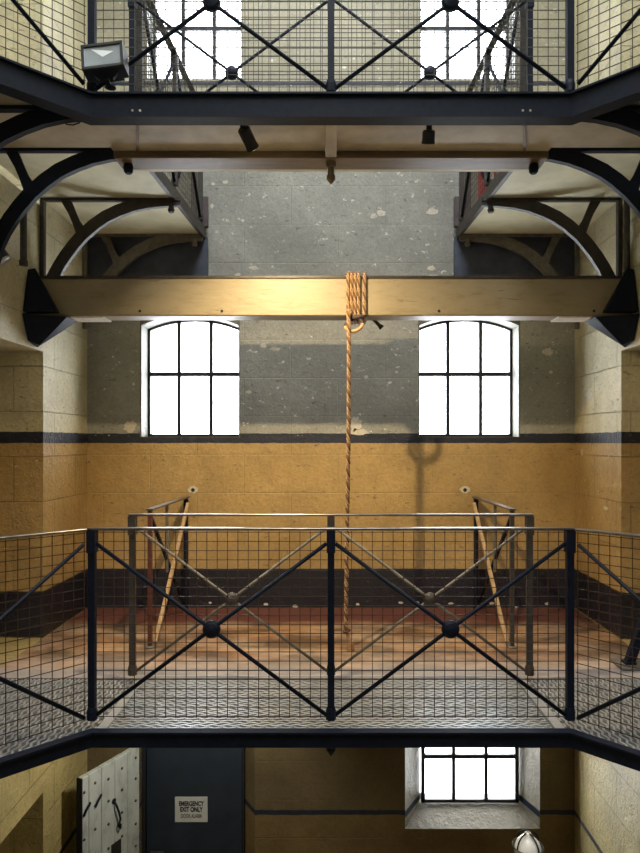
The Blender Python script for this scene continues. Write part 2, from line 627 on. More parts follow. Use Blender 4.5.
# plaster patches, flecks and holes on the end wall (parts of the wall)
def patch(px, py, w, h, mat='plaster', n=16, y=YB, jag=.38):
    c = P(px, py, y)
    sc = y / 650
    pts = []
    for i in range(n):
        a = 2 * math.pi * i / n
        r = (1 - random.random() * jag) * (1.05 if i % 2 else .88)
        pts.append((c.x + math.cos(a) * w / 2 * sc * r, y - .0025, c.z + math.sin(a) * h / 2 * sc * r))
    return MB().prism(pts, (0, .004, 0)).build('plaster_patch', M[mat], wall_back)


for a in ((356, 424, 13, 17), (359, 432, 26, 8), (130, 427, 15, 15), (548, 352, 14, 10), (381, 213, 12, 8), (432, 212, 14, 8), (374, 216, 9, 6),
          (431, 268, 10, 6), (433, 277, 14, 5), (457, 274, 10, 5), (238, 275, 8, 5), (263, 346, 8, 6), (275, 349, 13, 5), (249, 392, 7, 5),
          (225, 182, 7, 4), (213, 184, 5, 4), (212, 206, 4, 6), (217, 232, 5, 4), (254, 268, 12, 5), (551, 372, 5, 4), (366, 377, 5, 4)):
    patch(*a)
for px in (193, 465):
    patch(px, 489.5, 12, 8, 'plaster', 14, YB, .2)
    c = P(px, 490, YB)
    MB().lathe((c.x, YB - .004, c.z), (0, 1, 0), [(.017, 0), (.015, .004)], 10).build('wall_socket', M['dark_hole'], wall_back)
for px in (215, 262, 300, 358, 395, 421, 456, 497, 520, 551):
    patch(px + random.uniform(-6, 6), 605 + random.uniform(-3, 2), random.uniform(3, 8), random.uniform(2, 4))

wall_sides = {-1: bpy.data.objects['wall_left'], 1: bpy.data.objects['wall_right']}
for px, py, w_, h_ in ((590, 396, .20, .11), (598, 388, .08, .07), (583, 428, .05, .10), (566 + 16, 452, .05, .08), (88.5, 386, .10, .07), (63, 401, .08, .05), (606, 508, .10, .04), (66, 700, .2, .05)):
    s = 1 if px > 331 else -1
    y = XW * 650 / abs(px - 331)
    c = P(px, py, y)
    pts = []
    for i in range(16):
        a = 2 * math.pi * i / 16
        r_ = (1 - random.random() * .4) * (1.05 if i % 2 else .8)
        pts.append((s * (XW - .0025), y + math.cos(a) * w_ / 2 * r_, c.z + math.sin(a) * h_ / 2 * r_))
    MB().prism(pts, (s * .004, 0, 0)).build('plaster_patch', M['plaster'], wall_sides[s])

# dark boards under the rear ends of the galleries (part of the shell)
for s, k in ((-1, 1), (1, 2)):
    tag(MB().box(s * 1.07, s * 2.128, YB - .05, YB - .001, 2.84, 3.23).build('trim_%d' % k, M['dark_timber'], bevel=.006),
        'dark board on the end wall under the %s gallery' % ('left' if s < 0 else 'right'), 'board', kind='structure')

# ------------------------------------------------------------- walkways
CH = 1.18  # half width of the straight run


def deck_poly(y_rear, z, flare=True):
    return [(-2.125, y_rear, z), (-2.125, 2.255, z), (-CH, 3.2, z), (CH, 3.2, z), (2.125, 2.255, z), (2.125, y_rear, z)]


FRONT = [(-2.12, 2.26), (-CH, 3.2), (CH, 3.2), (2.12, 2.26)]


def offset_front(d):
    k = math.tan(math.radians(22.5))
    return [(-2.12, 2.26 + d * math.sqrt(2)), (-CH - d * k, 3.2 + d), (CH + d * k, 3.2 + d), (2.12, 2.26 + d * math.sqrt(2))]


def band(mb, d0, d1, z0, z1):
    """solid following the front edge, from offset d0 to d1 behind it"""
    A, B = offset_front(d0), offset_front(d1)
    for i in range(3):
        mb.prism([(*A[i], z0), (*A[i + 1], z0), (*B[i + 1], z0), (*B[i], z0)], (0, 0, z1 - z0))


def fascia(t, z, drop=.05, fl=.10):
    mb = MB(); band(mb, -.012, .006, z - drop, z + .022)
    mb.build('fascia_plate', M['iron'], t)
    mb = MB(); band(mb, .0061, fl, z - drop, z - drop + .012)
    mb.build('bottom_flange', M['iron'], t)
    mb = MB(); band(mb, -.03, .02, z + .0221, z + .032)
    mb.build('edge_lip', M['iron'], t)
    for x in (-.974, -.937, .94, .977) if z > 1 else ():
        MB().lathe((x, 3.1878, z - .053), (0, -1, 0), [(.006, 0), (.006, .003), (.003, .005)], 8).build('fascia_rivet', M['plaster'], t)


def prismpoly(poly, z0, z1):
    return MB().prism([(p[0], p[1], z0) for p in poly], (0, 0, z1 - z0))


low = thing('walkway', (0, 3.6, 0), 'lower iron walkway with steel tread crossing in front of the platform', 'walkway')
poly = deck_poly(3.98, 0)
poly_in = [(-2.12, 3.98)] + offset_front(.007) + [(2.12, 3.98)]
prismpoly(poly_in, -.05, -.008).build('deck_plate', M['tread_base'], low)
fascia(low, 0)


def inside(x, y, d):
    A = offset_front(d)
    if y > 3.975 or abs(x) > 2.115:
        return False
    if abs(x) <= A[2][0]:
        return y > A[1][1]
    return y > A[1][1] - (abs(x) - A[2][0])


def tread(name, xa, xb, d, along='x'):
    mb = MB()
    pitch, amp = .072, .0075
    if along == 'x':
        y = 2.3
        r = 0
        while y < 3.97:
            x = xa
            ph = 0
            while x < xb:
                pts = []
                for i in range(5):
                    xx = x + pitch * i / 4
                    yy = y + amp * math.sin(2 * math.pi * (i / 4.0 + .25 * (r % 2)))
                    pts.append((xx, yy))
                for (p, q) in zip(pts, pts[1:]):
                    if inside(p[0], p[1], d) and inside(q[0], q[1], d) and q[0] <= xb:
                        mb.bar((p[0], p[1], -.004), (q[0], q[1], -.004), .012, .011)
                x += pitch
            y += .027
            r += 1
    else:
        x = xa
        r = 0
        while x < xb:
            y = 2.3
            while y < 3.97:
                pts = [(x + amp * math.sin(2 * math.pi * (i / 4.0 + .25 * (r % 2))), y + pitch * i / 4) for i in range(5)]
                for p, q in zip(pts, pts[1:]):
                    if inside(p[0], p[1], d) and inside(q[0], q[1], d) and xa <= p[0] <= xb and xa <= q[0] <= xb:
                        mb.bar((p[0], p[1], -.004), (q[0], q[1], -.004), .012, .011)
                y += pitch
            x += .027
            r += 1
    return mb.build(name, M['tread'], low)


tread('tread_panel', -1.13, 1.13, .02)
tread('tread_panel', -2.11, -1.19, .02, 'y')
tread('tread_panel', 1.19, 2.11, .02, 'y')
for s in (-1, 1):
    MB().box(s * 1.135, s * 1.185, 3.215, 3.975, -.007, .002).build('seam_strip', M['tread'], low)

up = thing('walkway', (0, 3.6, U), 'upper iron walkway crossing overhead with dark fascia and boarded underside', 'walkway')
poly_u = [(-2.12, 3.72), (*offset_front(.008)[0],), offset_front(.008)[1], offset_front(.008)[2], offset_front(.008)[3], (2.12, 3.72), (1.26, 3.72), (1.26, 3.98), (-1.26, 3.98), (-1.26, 3.72)]
prismpoly(poly_u, U - .028, U - .006).build('deck_plate', M['tread_base'], up)
prismpoly(poly_u, U - .045, U - .0285).build('soffit_boards', M['soffit_brown'], up)
fascia(up, U - .052, .083, .075)
MB().box(-1.26, 1.26, 3.76, 3.93, U - .085, U - .0455).build('rear_beam', M['brown_timber'], up, bevel=.006)
MB().box(-1.26, 1.26, 3.931, 3.98, U - .075, U - .046).build('rear_edge_batten', M['soffit'], up)
MB().box(-.032, .032, 3.34, 3.76, U - .085, U - .0455).build('centre_joist', M['soffit_brown'], up, bevel=.004)
for s in (-1, 1):
    MB().bar((s * 1.0, 3.36, U - .050), (s * 1.12, 3.76, U - .050), .018, .010).build('joint_strip', M['brown_timber'], up)

# rear galleries on both sides of the bay
for s, nm in ((-1, 'left'), (1, 'right')):
    g = thing('gallery', (s * 1.6, 4.7, 3.23), 'narrow %s gallery above the bay with cream underside' % nm, 'gallery', 'upper galleries')
    gp = [(s * 1.205, 3.985), (s * 1.27, 3.985), (s * 1.27, 3.725), (s * 2.125, 3.725), (s * 2.125, YB - .004), (s * 1.115, YB - .004)]
    prismpoly(gp, 3.245, 3.275).build('gallery_deck', M['tread_base'], g)
    prismpoly(gp, 3.232, 3.2445).build('soffit', M['soffit'], g)
    MB().prism([(s * 1.174, 3.985, 3.215), (s * 1.203, 3.985, 3.215), (s * 1.116, YB - .055, 3.215), (s * 1.087, YB - .055, 3.215)], (0, 0, .085)).build('edge_beam', M['iron_brown'], g)

# ------------------------------------------------------------- platform
pf = thing('platform', (0, 4.8, 0), 'gallows platform of worn red-brown boards below the rope', 'platform')
MB().box(-2.125, 2.125, 4.13, YB - .003, -.11, 0).build('floorboards', M['planks'], pf)
MB().box(-2.125, 2.125, 3.985, 4.129, -.09, .004).build('front_sill_board', simple('grey_scuffed_sill', (.36, .32, .30), .35, 0, .25, 6, .2), pf)
MB().box(-1.2, 1.2, 4.0, 4.018, .0041, .008).build('sill_edge_strip', M['tread'], pf)

# ------------------------------------------------------------- railings
def railing(name, p0, p1, z, h, label, group, posts, mesh=None, boss='iron', rod=.0105, rail_m='rail_metal', post_m='iron', hub=.045, facing=None, rail_over=.02, rodm='iron', reach=0.0):
    """straight railing: posts at the given parameters, rods crossed between neighbouring posts"""
    a, b = Vector((*p0, 0)), Vector((*p1, 0))
    L = (b - a).length
    d = (b - a) / L
    nrm = Vector((d.y, -d.x, 0))
    if facing is not None and nrm.dot(Vector((*facing, 0))) < 0:
        nrm = -nrm
    t = thing(name, ((p0[0] + p1[0]) / 2, (p0[1] + p1[1]) / 2, z), label, 'railing', group)
    Q = lambda u, hh: a + d * (u * L) + Vector((0, 0, z + hh))
    mb = MB()
    mb.bar(Q(0, h) - d * rail_over, Q(1, h) + d * rail_over, .045, .012)
    mb.build('top_rail', M[rail_m], t, bevel=.003)
    for u, kind in posts:
        if not kind:
            continue
        fat = 1.0
        c = Q(u, 0)
        mb = MB()
        mb.bar(c + Vector((0, 0, .03)), c + Vector((0, 0, h - .0065)), .034, .034, up=d)
        mb.bar(c + Vector((0, 0, h - .12)), c + Vector((0, 0, h - .007)), .05, .044, up=d)
        mb.lathe(c + Vector((0, 0, .034)), (0, 0, 1), [(.027, 0), (.027, .04), (.022, .06)], 10)
        mb.build('post', M[post_m], t)
    us = [u for u, _ in posts]
    for u0, u1 in zip(us, us[1:]):
        off = .022 / L
        lo, hi = .055, h - .075
        of2 = .008 / L if reach else off
        A, B = Q(u0 + off, lo), Q(u1 - of2, hi)
        C_, D = Q(u0 + off, hi), Q(u1 - of2, lo)
        MB().tube([A, B], rod, 8).build('brace', M[rodm], t, smooth=True)
        MB().tube([C_ + nrm * .004, D + nrm * .004], rod, 8).build('brace', M[rodm], t, smooth=True)
        c = (A + B) / 2
        MB().lathe(c - nrm * .03, nrm, [(.012, 0), (hub * .75, .008), (hub, .022), (hub, .04), (hub * .75, .054), (.012, .062)], 18).build('boss', M[boss], t)
    if mesh:
        mb = MB()
        r = .0034
        n = int(round(L / .0525))
        for i in range(1, n + (1 if reach else 0)):
            q = Q(i / n, 0) + nrm * -.012
            mb.bar(q + Vector((0, 0, .035)), q + Vector((0, 0, h - .012)), r, r, up=d)
        m_ = int(round((h - .06) / .0475))
        for j in range(m_ + 1):
            zz = .04 + (h - .06) * j / m_
            mb.bar(Q(0, zz) + nrm * -.0165, Q(1 + reach / L, zz) + nrm * -.0165, r, r)
        mb.build('wire_mesh', M[mesh], t)
    return t


RH = 1.0
YF, YR = 3.3, 3.93
LG = 'railings of the lower walkway'
UG = 'railings of the upper walkway'
XF = 1.212
railing('railing', (-XF, YF), (XF, YF), .01, RH, 'front railing of the lower walkway, centre run with two crossed panels', LG, [(0, 1), (.5, 1), (1, 1)], 'mesh_wire')
railing('railing', (-2.06, YF - .872), (-XF - .024, YF - .030), .01, RH, 'lower railing run angling off to the left edge of the photo', LG, [(0, 1), (1, 0)], 'mesh_wire', facing=(0, -1), rail_over=0, reach=.010)
railing('railing', (2.06, YF - .872), (XF + .024, YF - .030), .01, RH, 'lower railing run angling off to the right edge of the photo', LG, [(0, 1), (1, 0)], 'mesh_wire', facing=(0, -1), rail_over=0, reach=.010)
railing('railing', (-1.2, YR), (1.2, YR), .01, RH, 'rear railing of the lower walkway beside the platform boards, without mesh', LG, [(0, 1), (.5, 1), (1, 1)], None, rod=.009, post_m='iron_brown', boss='iron_brown', hub=.04, rodm='iron_grey')
railing('railing', (-XF, YF), (XF, YF), U + .01, RH, 'front railing of the upper walkway, centre run at top of photo', UG, [(0, 1), (.5, 1), (1, 1)], 'mesh_dark')
railing('railing', (-2.06, YF - .872), (-XF - .024, YF - .030), U + .01, RH, 'upper railing run angling off behind the floodlight at top left', UG, [(0, 1), (1, 0)], 'mesh_dark', facing=(0, -1), rail_over=0, reach=.010)
railing('railing', (2.06, YF - .872), (XF + .024, YF - .030), U + .01, RH, 'upper railing run angling off at top right corner of photo', UG, [(0, 1), (1, 0)], 'mesh_dark', facing=(0, -1), rail_over=0, reach=.010)
railing('railing', (-1.2, YR), (1.2, YR), U + .01, RH, 'rear railing of the upper walkway, seen through the front one', UG, [(0, 1), (.5, 1), (1, 1)], 'mesh_dark', rod=.009, hub=.04)
for s, nm in ((-1, 'left'), (1, 'right')):
    railing('gallery_railing', (s * 1.186, 4.03), (s * 1.110, YB - .155), 3.303, RH, 'meshed railing along the inner edge of the %s gallery' % nm, 'gallery railings',
            [(0, 1), (.5, 1), (1, 1)], 'mesh_pale', rod=.012, post_m='iron_brown', facing=(-s, 0))
    # newel post fixed at the end wall
    nw = thing('newel_post', (s * 1.16, YB - .06, 3.2), 'dark post standing at the wall end of the %s gallery' % nm, 'post', 'gallery end posts')
    MB().box(s * 1.125, s * 1.205, YB - .10, YB - .052, 3.302, 4.4).build('post_shaft', M['post_timber'], nw, bevel=.004)
    MB().box(s * 1.06, s * 1.124, YB - .10, YB - .052, 3.302, 3.56).build('side_block', M['post_timber'], nw, bevel=.004)

# the posts of the rear upper railing end in nuts below the deck
for x, ss in ((-1.2, 0), (0, 1), (1.2, 0)):
    mb = MB()
    if ss:
        mb.lathe((x, 3.82, U - .086), (0, 0, -1), [(.030, 0), (.030, .03), (.020, .035), (.020, .075), (.027, .08), (.027, .10), (.008, .125)], 10)
    else:
        mb.lathe((x, 3.85, U - .086), (0, 0, -1), [(.026, 0), (.026, .012), (.030, .014), (.026, .045), (.018, .055)], 10)
    mb.build('hanging_bolt', M['brown_timber'] if ss else M['iron'], up)
MB().lathe((0, 3.26, -.076), (0, 0, -1), [(.026, 0), (.022, .02), (.006, .045)], 10).build('post_nut', M['iron'], low)
# loose cable loop under the upper fascia
c0, c1, c2 = P(61, 120, 3.28), P(73, 125, 3.28), P(83, 119, 3.28)
MB().tube([c0, c0.lerp(c1, .5) + Vector((0, 0, -.01)), c1, c1.lerp(c2, .6) + Vector((0, 0, -.008)), c2], .004, 6).build('cable_loop', M['black_plastic'], up)

# ------------------------------------------------------------- brackets
ARC = [(-1.10, 3.212), (-1.22, 3.213), (-1.335, 3.208), (-1.45, 3.186), (-1.557, 3.147), (-1.655, 3.10), (-1.74, 3.04), (-1.825, 2.965), (-1.89, 2.89), (-1.95, 2.81), (-2.0, 2.73), (-2.045, 2.64), (-2.075, 2.54)]
TH = [.05, .062, .075, .08, .08, .08, .08, .08, .08, .08, .08, .085, .09]


def bracket(s, y, dz, mat, label, top=3.232):
    t = thing('wall_bracket', (s * 2.1, y, 2.5 + dz), label, 'bracket', 'iron brackets under the galleries')
    w = .024
    xm = lambda pts: [(-s * x if s > 0 else x, z + dz) for x, z in pts]
    path = xm(ARC)
    MB().strip(path, TH, y - w / 2, y + w / 2).build('curved_arm', M[mat], t)
    low_ = []
    n = len(path)
    for i, (x, z) in enumerate(path):
        x0, z0 = path[max(i - 1, 0)]; x1, z1 = path[min(i + 1, n - 1)]
        dx, dzz = x1 - x0, z1 - z0
        l = math.hypot(dx, dzz)
        nx, nz = -dzz / l, dx / l
        if nz > 0: nx, nz = -nx, -nz
        o_ = TH[i] / 2 + .006
        low_.append((x + nx * o_, z + nz * o_))
    MB().strip(low_, .010, y - .019, y + .019).build('arm_flange', M[mat], t)
    sp = xm([(-1.83, 2.99), (-1.865, 3.06), (-1.895, 3.13), (-1.94, 3.222)])
    MB().strip(sp, [.075, .055, .055, .07], y - w / 2 + .003, y + w / 2 - .003).build('spur', M[mat], t)
    MB().box(s * 1.10, s * 2.122, y - .02, y + .02, 3.212 + dz, 3.231 + dz).build('top_bar', M[mat], t)
    MB().box(s * 2.095, s * 2.125, y - .02, y + .02, 2.42 + dz, 3.211 + dz).build('wall_bar', M[mat], t)
    if y > 3.5:
        MB().lathe((s * 1.17, y, 3.185 + dz), (0, 0, -1), [(.020, 0), (.020, .03), (.026, .032), (.020, .055)], 8).build('bolt', M[mat], t)
    return t


for s, nm in ((-1, 'left'), (1, 'right')):
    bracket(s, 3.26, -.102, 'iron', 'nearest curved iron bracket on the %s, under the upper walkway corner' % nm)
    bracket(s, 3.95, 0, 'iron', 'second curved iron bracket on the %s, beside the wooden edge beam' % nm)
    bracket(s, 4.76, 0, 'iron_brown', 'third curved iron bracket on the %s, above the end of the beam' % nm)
    bracket(s, 5.575, 0, 'iron_grey', 'farthest pale iron bracket on the %s, against the end wall' % nm)

# wall pipes
a, b_ = P(23.5, 200, 4.33), P(23.5, 265, 4.33)
mb = MB().tube([a, b_], .022, 10)
mb.lathe(b_, (0, 0, -1), [(.028, -.03), (.028, .004)], 10)
tag(mb.build('wall_pipe', M['iron_brown'], smooth=False), 'short dark pipe on the left wall beside the curved brackets', 'pipe')
a, b_ = P(627, 200, 4.6), P(627, 276, 4.6)
mb = MB().tube([a, b_], .02, 10)
mb.lathe(b_, (0, 0, -1), [(.026, -.03), (.026, .004)], 10)
tag(mb.build('wall_pipe', M['iron_brown']), 'short dark pipe on the right wall beside the third bracket', 'pipe')

# --------------------------------------------------------- beam and shoes
BZ0, BZ1 = 2.335, 2.60
beam = thing('gallows_beam', (0, 4.64, BZ0), 'long cream painted timber beam spanning the bay wall to wall', 'beam')
MB().box(-2.12, 2.12, 4.56, 4.74, BZ0, BZ1).build('timber', M['beam'], beam, bevel=.008)
MB().box(-2.12, 2.12, 4.555, 4.745, BZ1 + .0005, BZ1 + .016).build('top_strip', M['iron_brown'], beam)  # dark strip along the top of the beam
for px in (140, 222, 439, 594):
    c = P(px, 311, 4.56)
    MB().lathe((c.x, 4.5605, c.z), (0, -1, 0), [(.010, 0), (.010, .004), (.006, .007)], 8).build('nail_head', M['dark_hole'], beam)

for s, nm in ((-1, 'left'), (1, 'right')):
    sh = thing('beam_shoe', (s * 2.1, 4.55, 2.3), 'black iron shoe of two wedges carrying the %s end of the beam' % nm, 'bracket', 'iron beam shoes')
    mx = lambda v: Vector((-s * v[0] if s > 0 else v[0], v[1], v[2]))

    def hull(pts, name):
        mb = MB()
        for p in pts:
            mb.bm.verts.new(mx(p))
        bmesh.ops.convex_hull(mb.bm, input=list(mb.bm.verts))
        return mb.build(name, M['iron'], sh)

    B = P(56, 311, 4.49)
    A = P(35, 268, 4.552)
    hull([A, B, (-2.124, 4.48, 2.352), (-2.124, 4.553, 2.352), (B.x, 4.553, B.z), (-2.124, 4.553, A.z - .01)], 'upper_wedge')
    B = P(67, 317, 4.52)
    D_ = P(40, 345, 4.58)
    hull([B, D_, (-2.124, 4.47, 2.335), (-2.124, 4.70, 2.318), (-2.124, 4.70, D_.z), (B.x, 4.70, 2.318), (-2.124, 4.55, D_.z + .03)], 'lower_wedge')
    MB().box(s * 1.83, s * 1.60, 4.565, 4.735, BZ0 - .012, BZ0 - .001).build('bearing_plate', M['plaster'], sh)
    tag(sh)

# ------------------------------------------------------------------ rope
RY = 4.525
rx = (349 - 331) * RY / 650


def twisted(path, R, turns_per_m=11.0, n=6, step=.006):
    """three strand rope along a polyline"""
    mb = MB()
    pts = []
    # resample
    path = [Vector(p) for p in path]
    for a, b in zip(path, path[1:]):
        k = max(1, int((b - a).length / step))
        for i in range(k):
            pts.append(a.lerp(b, i / k))
    pts.append(path[-1])
    T = []
    for i in range(len(pts)):
        T.append((pts[min(i + 1, len(pts) - 1)] - pts[max(i - 1, 0)]).normalized())
    nrm = T[0].cross(Vector((0, 1, 0)) if abs(T[0].y) < .9 else Vector((1, 0, 0))).normalized()
    N = []
    for t in T:
        nrm = (nrm - t * nrm.dot(t)).normalized()
        N.append(nrm.copy())
    s = 0
    S = [0]
    for a, b in zip(pts, pts[1:]):
        s += (b - a).length
        S.append(s)
    for k in range(3):
        ph = 2 * math.pi * k / 3
        q = []
        for p, t, nn, ss in zip(pts, T, N, S):
            bn = t.cross(nn)
            an = ph - 2 * math.pi * ss * turns_per_m
            q.append(p + (math.cos(an) * nn + math.sin(an) * bn) * R * .62)
        k0 = len(mb.bm.faces)
        mb.tube(q, R * .42, n)
        if k == 2:
            mb.bm.faces.ensure_lookup_table()
            for f_ in mb.bm.faces[k0:]:
                f_.material_index = 1
    return mb


rope = thing('noose_rope', (rx, RY, .05), 'tan twisted hemp rope wrapped on the beam and hanging to the platform', 'rope')
RR = .0145


def dark_strand(o):
    o.data.materials.append(M['rope_shade'])
    return o


def wrap(x, lean=0.0, R=RR, dbl=0.0):
    o = R + .004
    y0, y1, z0, z1 = 4.56 - o, 4.74 + o, BZ0 - o, BZ1 + .016 + o
    c = .02
    pts = [(x, y0, z0 + c), (x, y0, z1 - c), (x, y0 + c, z1), (x + lean, y1 - c, z1), (x + lean, y1, z1 - c), (x + lean, y1, z0 + c), (x + lean, y1 - c, z0), (x + lean * .5, y0 + c, z0), (x, y0, z0 + c)]
    return pts


x0 = (349.5 - 331) * 4.53 / 650
for i, px in enumerate((348.0, 351.6, 355.2, 358.8, 364.6)):
    x = (px - 331) * 4.53 / 650
    dark_strand(twisted(wrap(x, .008), .0125 if i < 4 else .0135).build('rope_wrap', M['rope'], rope, smooth=True))
# binding and collar ring under the wraps
xb = (357 - 331) * 4.53 / 650
mb = MB()
mb.tube([((350.5 - 331) * 4.53 / 650, 4.535, BZ0 - .016), ((364 - 331) * 4.53 / 650, 4.535, BZ0 - .012)], .017, 8)
mb.build('dark_binding', M['rope_dark'], rope, smooth=True)
cr = P(354, 325, 4.53)
ring = []
for i in range(22):
    a = 2 * math.pi * i / 22
    ring.append((cr.x + .060 * math.cos(a), cr.y + .012 * math.sin(a), cr.z + .046 * math.sin(a) + .010 * math.cos(a)))
mb = MB(); mb.tube(ring[11:22] + ring[:1], .013, 8); mb.build('leather_collar', M['leather'], rope, smooth=True)
mb = MB(); mb.tube(ring[:12], .012, 8); mb.build('collar_rope', M['rope_dark'], rope, smooth=True)
hang_bottom = .135
hx = (348.2 - 331) * 4.5 / 650
dark_strand(twisted([(hx + .002, 4.50, BZ0 + .03), (hx + .004, 4.495, BZ0 - .12), (hx + .003, 4.50, 1.5), (hx - .008, 4.515, .8), (hx - .016, 4.525, hang_bottom)], .0155, n=6).build('hanging_rope', M['rope'], rope, smooth=True))
kx = hx - .016
mb = MB()
ring = [(kx + .006 + .022 * math.cos(2 * math.pi * i / 14), 4.525 + .022 * math.sin(2 * math.pi * i / 14), hang_bottom + .006 * math.cos(2 * math.pi * i / 14)) for i in range(14)]
mb.tube(ring, .008, 6, closed=True)
mb.build('end_ring', M['red_brown_iron'], rope, smooth=True)
mb = MB()
mb.tube([(kx + .004, 4.525, hang_bottom - .005), (kx + .016, 4.523, .09), (kx + .028, 4.52, .065)], .011, 8, radii=[.007, .012, .02])
mb.lathe((kx + .033, 4.52, .002), (0, 0, 1), [(.026, 0), (.028, .01), (.024, .04), (.027, .055), (.015, .072)], 10)
mb.build('rope_knot', M['rope'], rope, smooth=True)
# short end of the rope poking out behind the beam
a, b_ = P(372, 318, 4.765), P(382, 328, 4.765)
MB().tube([a, a.lerp(b_, .7), b_], .015, 8, radii=[.010, .014, .022]).build('rope_tail', M['rope_dark'], rope, smooth=True)

# -------------------------------------------- side handrails of the platform
for s, nm in ((-1, 'left'), (1, 'right')):
    hr = thing('handrail', (s * 1.27, 5.1, 0), 'short %s handrail on the platform running out from the end wall' % nm, 'handrail', 'platform handrails')
    X = s * 1.275
    yn, yf = 4.58, 5.58
    h = .975
    MB().bar((X, yn - .02, h), (s * 1.245, yf + .06, h), .05, .012).build('top_rail', M['rail_metal'], hr, bevel=.002)
    MB().bar((X, yn, .004), (X, yn, h - .008), .028, .028, up=(0, 1, 0)).build('post', M['red_brown_iron' if s < 0 else 'iron_brown'], hr)
    MB().bar((s * 1.245, yf, .004), (s * 1.245, yf, h - .008), .034, .034, up=(0, 1, 0)).build('post', M['iron'], hr)
    MB().bar((s * 1.262, 5.0, .45), (s * 1.262, 5.0, h - .008), .02, .02, up=(0, 1, 0)).build('stay', M['iron_grey'], hr)
    MB().bar((X - s * .03, yn + .03, .03), (s * 1.22, yf - .03, h - .05), .026, .026, up=(1, 0, 0)).build('brace', M['pale_timber'], hr)
    MB().bar((X + s * .002, yn + .03, h - .06), (s * 1.248, yf - .03, .05), .022, .022, up=(1, 0, 0)).build('brace', M['iron'], hr)
    MB().lathe((X, yn, .001), (0, 0, 1), [(.035, 0), (.035, .008), (.02, .014)], 10).build('foot_plate', M['iron_grey'], hr)

# trapdoor lever at the right
lv = thing('trap_lever', (1.99, 4.2, 0), 'dark leaning lever on a floor plate at the right end of the platform', 'lever')
MB().box(1.84, 2.10, 4.10, 4.30, .005, .02).build('floor_plate', M['iron_grey'], lv, bevel=.003)
MB().bar((1.925, 4.2, .021), (2.10, 4.2, .52), .055, .05, up=(0, 1, 0)).build('lever_arm', M['iron'], lv, bevel=.004)
MB().box(1.89, 1.96, 4.165, 4.235, .0205, .035).build('pivot_block', M['iron'], lv)

# ------------------------------------------------------------------ lamps
def cyl_spot(base, axis, length, r, label, lit):
    base, axis = Vector(base), Vector(axis).normalized()
    t = thing('spotlight', base, label, 'spotlight', 'spotlights under the upper walkway')
    MB().lathe(base, axis, [(r * .8, 0), (r, .008), (r, length - .012), (r * 1.06, length - .01), (r * 1.06, length)], 16).build('lamp_housing', M['black_plastic'], t)
    MB().lathe(base + axis * (length + .0005), axis, [(r * .85, 0), (r * .8, .003)], 16).build('lamp_lens', M['lamp_lit'] if lit else M['lens'], t)
    top = Vector((base.x, base.y - .004, U - .0465))
    MB().bar(top, base - Vector((0, 0, .002)), .028, .02, up=(0, 1, 0)).build('mount_bracket', M['black_plastic'], t)
    return base + axis * (length + .03), axis


tip, ax = cyl_spot(P(243, 128, 3.43), (.045, .085, -.075), .115, .034, 'longer black spotlight hanging left of centre, lit towards the beam', True)
cyl_spot(P(429, 130, 3.43), (0, .05, -.09), .065, .034, 'stubby black spotlight hanging right of centre under the walkway', False)

# floodlight standing on the upper walkway edge
fl = thing('floodlight', P(101, 92, 3.235), 'square black floodlight on the upper walkway corner facing the camera', 'floodlight')
c = P(103, 57, 3.17)
R = Matrix.Rotation(math.radians(-7), 4, 'Y') @ Matrix.Rotation(math.radians(-12), 4, 'X')
def flp(x, y, z): return c + (R.to_3x3() @ Vector((x, y, z)))
def obox(mb, x0, x1, y0, y1, z0, z1):
    v = [mb.bm.verts.new(flp(x, y, z)) for z in (z0, z1) for y in (y0, y1) for x in (x0, x1)]
    for f_ in ((0, 2, 3, 1), (4, 5, 7, 6), (0, 1, 5, 4), (2, 6, 7, 3), (0, 4, 6, 2), (1, 3, 7, 5)):
        mb.bm.faces.new([v[i] for i in f_])
mb = MB(); W, H = .102, .070
mb.prism([flp(-W, .0, -H), flp(W, .0, -H), flp(W, .0, H), flp(-W, .0, H)], R.to_3x3() @ Vector((0, .07, 0)))
obox(mb, -W * .7, W * .7, .071, .10, -H * .8, H * .8)
mb.build('lamp_housing', M['black_plastic'], fl)
mb = MB(); e = .014
for q in ((-W, W, H - e, H), (-W, W, -H, -H + e), (-W, -W + e, -H, H), (W - e, W, -H, H)):
    obox(mb, q[0], q[1], -.014, -.001, q[2], q[3])
mb.build('bezel', simple('grey_bezel', (.05, .055, .06), .3, .2, .1, 20, 0), fl)
mb = MB()
F = [flp(-W + e, -.004, -H + e), flp(W - e, -.004, -H + e), flp(W - e, -.004, H - e), flp(-W + e, -.004, H - e)]
mb.face(F)
lens = mb.build('lamp_lens', simple('silvery_reflector', (.42, .48, .53), .18, .3, .15, 6, 0), fl)
md = lens.modifiers.new('thick', 'SOLIDIFY'); md.thickness = .002; md.offset = -1
mb = MB()
mb.prism([flp(-.055, -.007, .045), flp(.055, -.007, .020), flp(.0, -.007, -.005)], R.to_3x3() @ Vector((0, .002, 0)))
mb.build('reflector_facet', simple('bright_reflector', (.85, .88, .9), .2, 0, .05, 6, 0), fl)
mb = MB()
for x in (-W - .008, W + .008):
    mb.bar(flp(x, .03, .0), flp(x * .3, .035, -.105), .012, .006)
b0 = flp(0, .035, -.10); b1 = Vector((b0.x, 3.235, U + .033))
mb.bar(b0 + Vector((0, 0, .005)), b1, .022, .012, up=(0, 1, 0))
mb.lathe(b1 - Vector((0, 0, .0005)), (0, 0, 1), [(.028, 0), (.028, .006)], 12)
mb.build('stand_bracket', M['black_plastic'], fl)

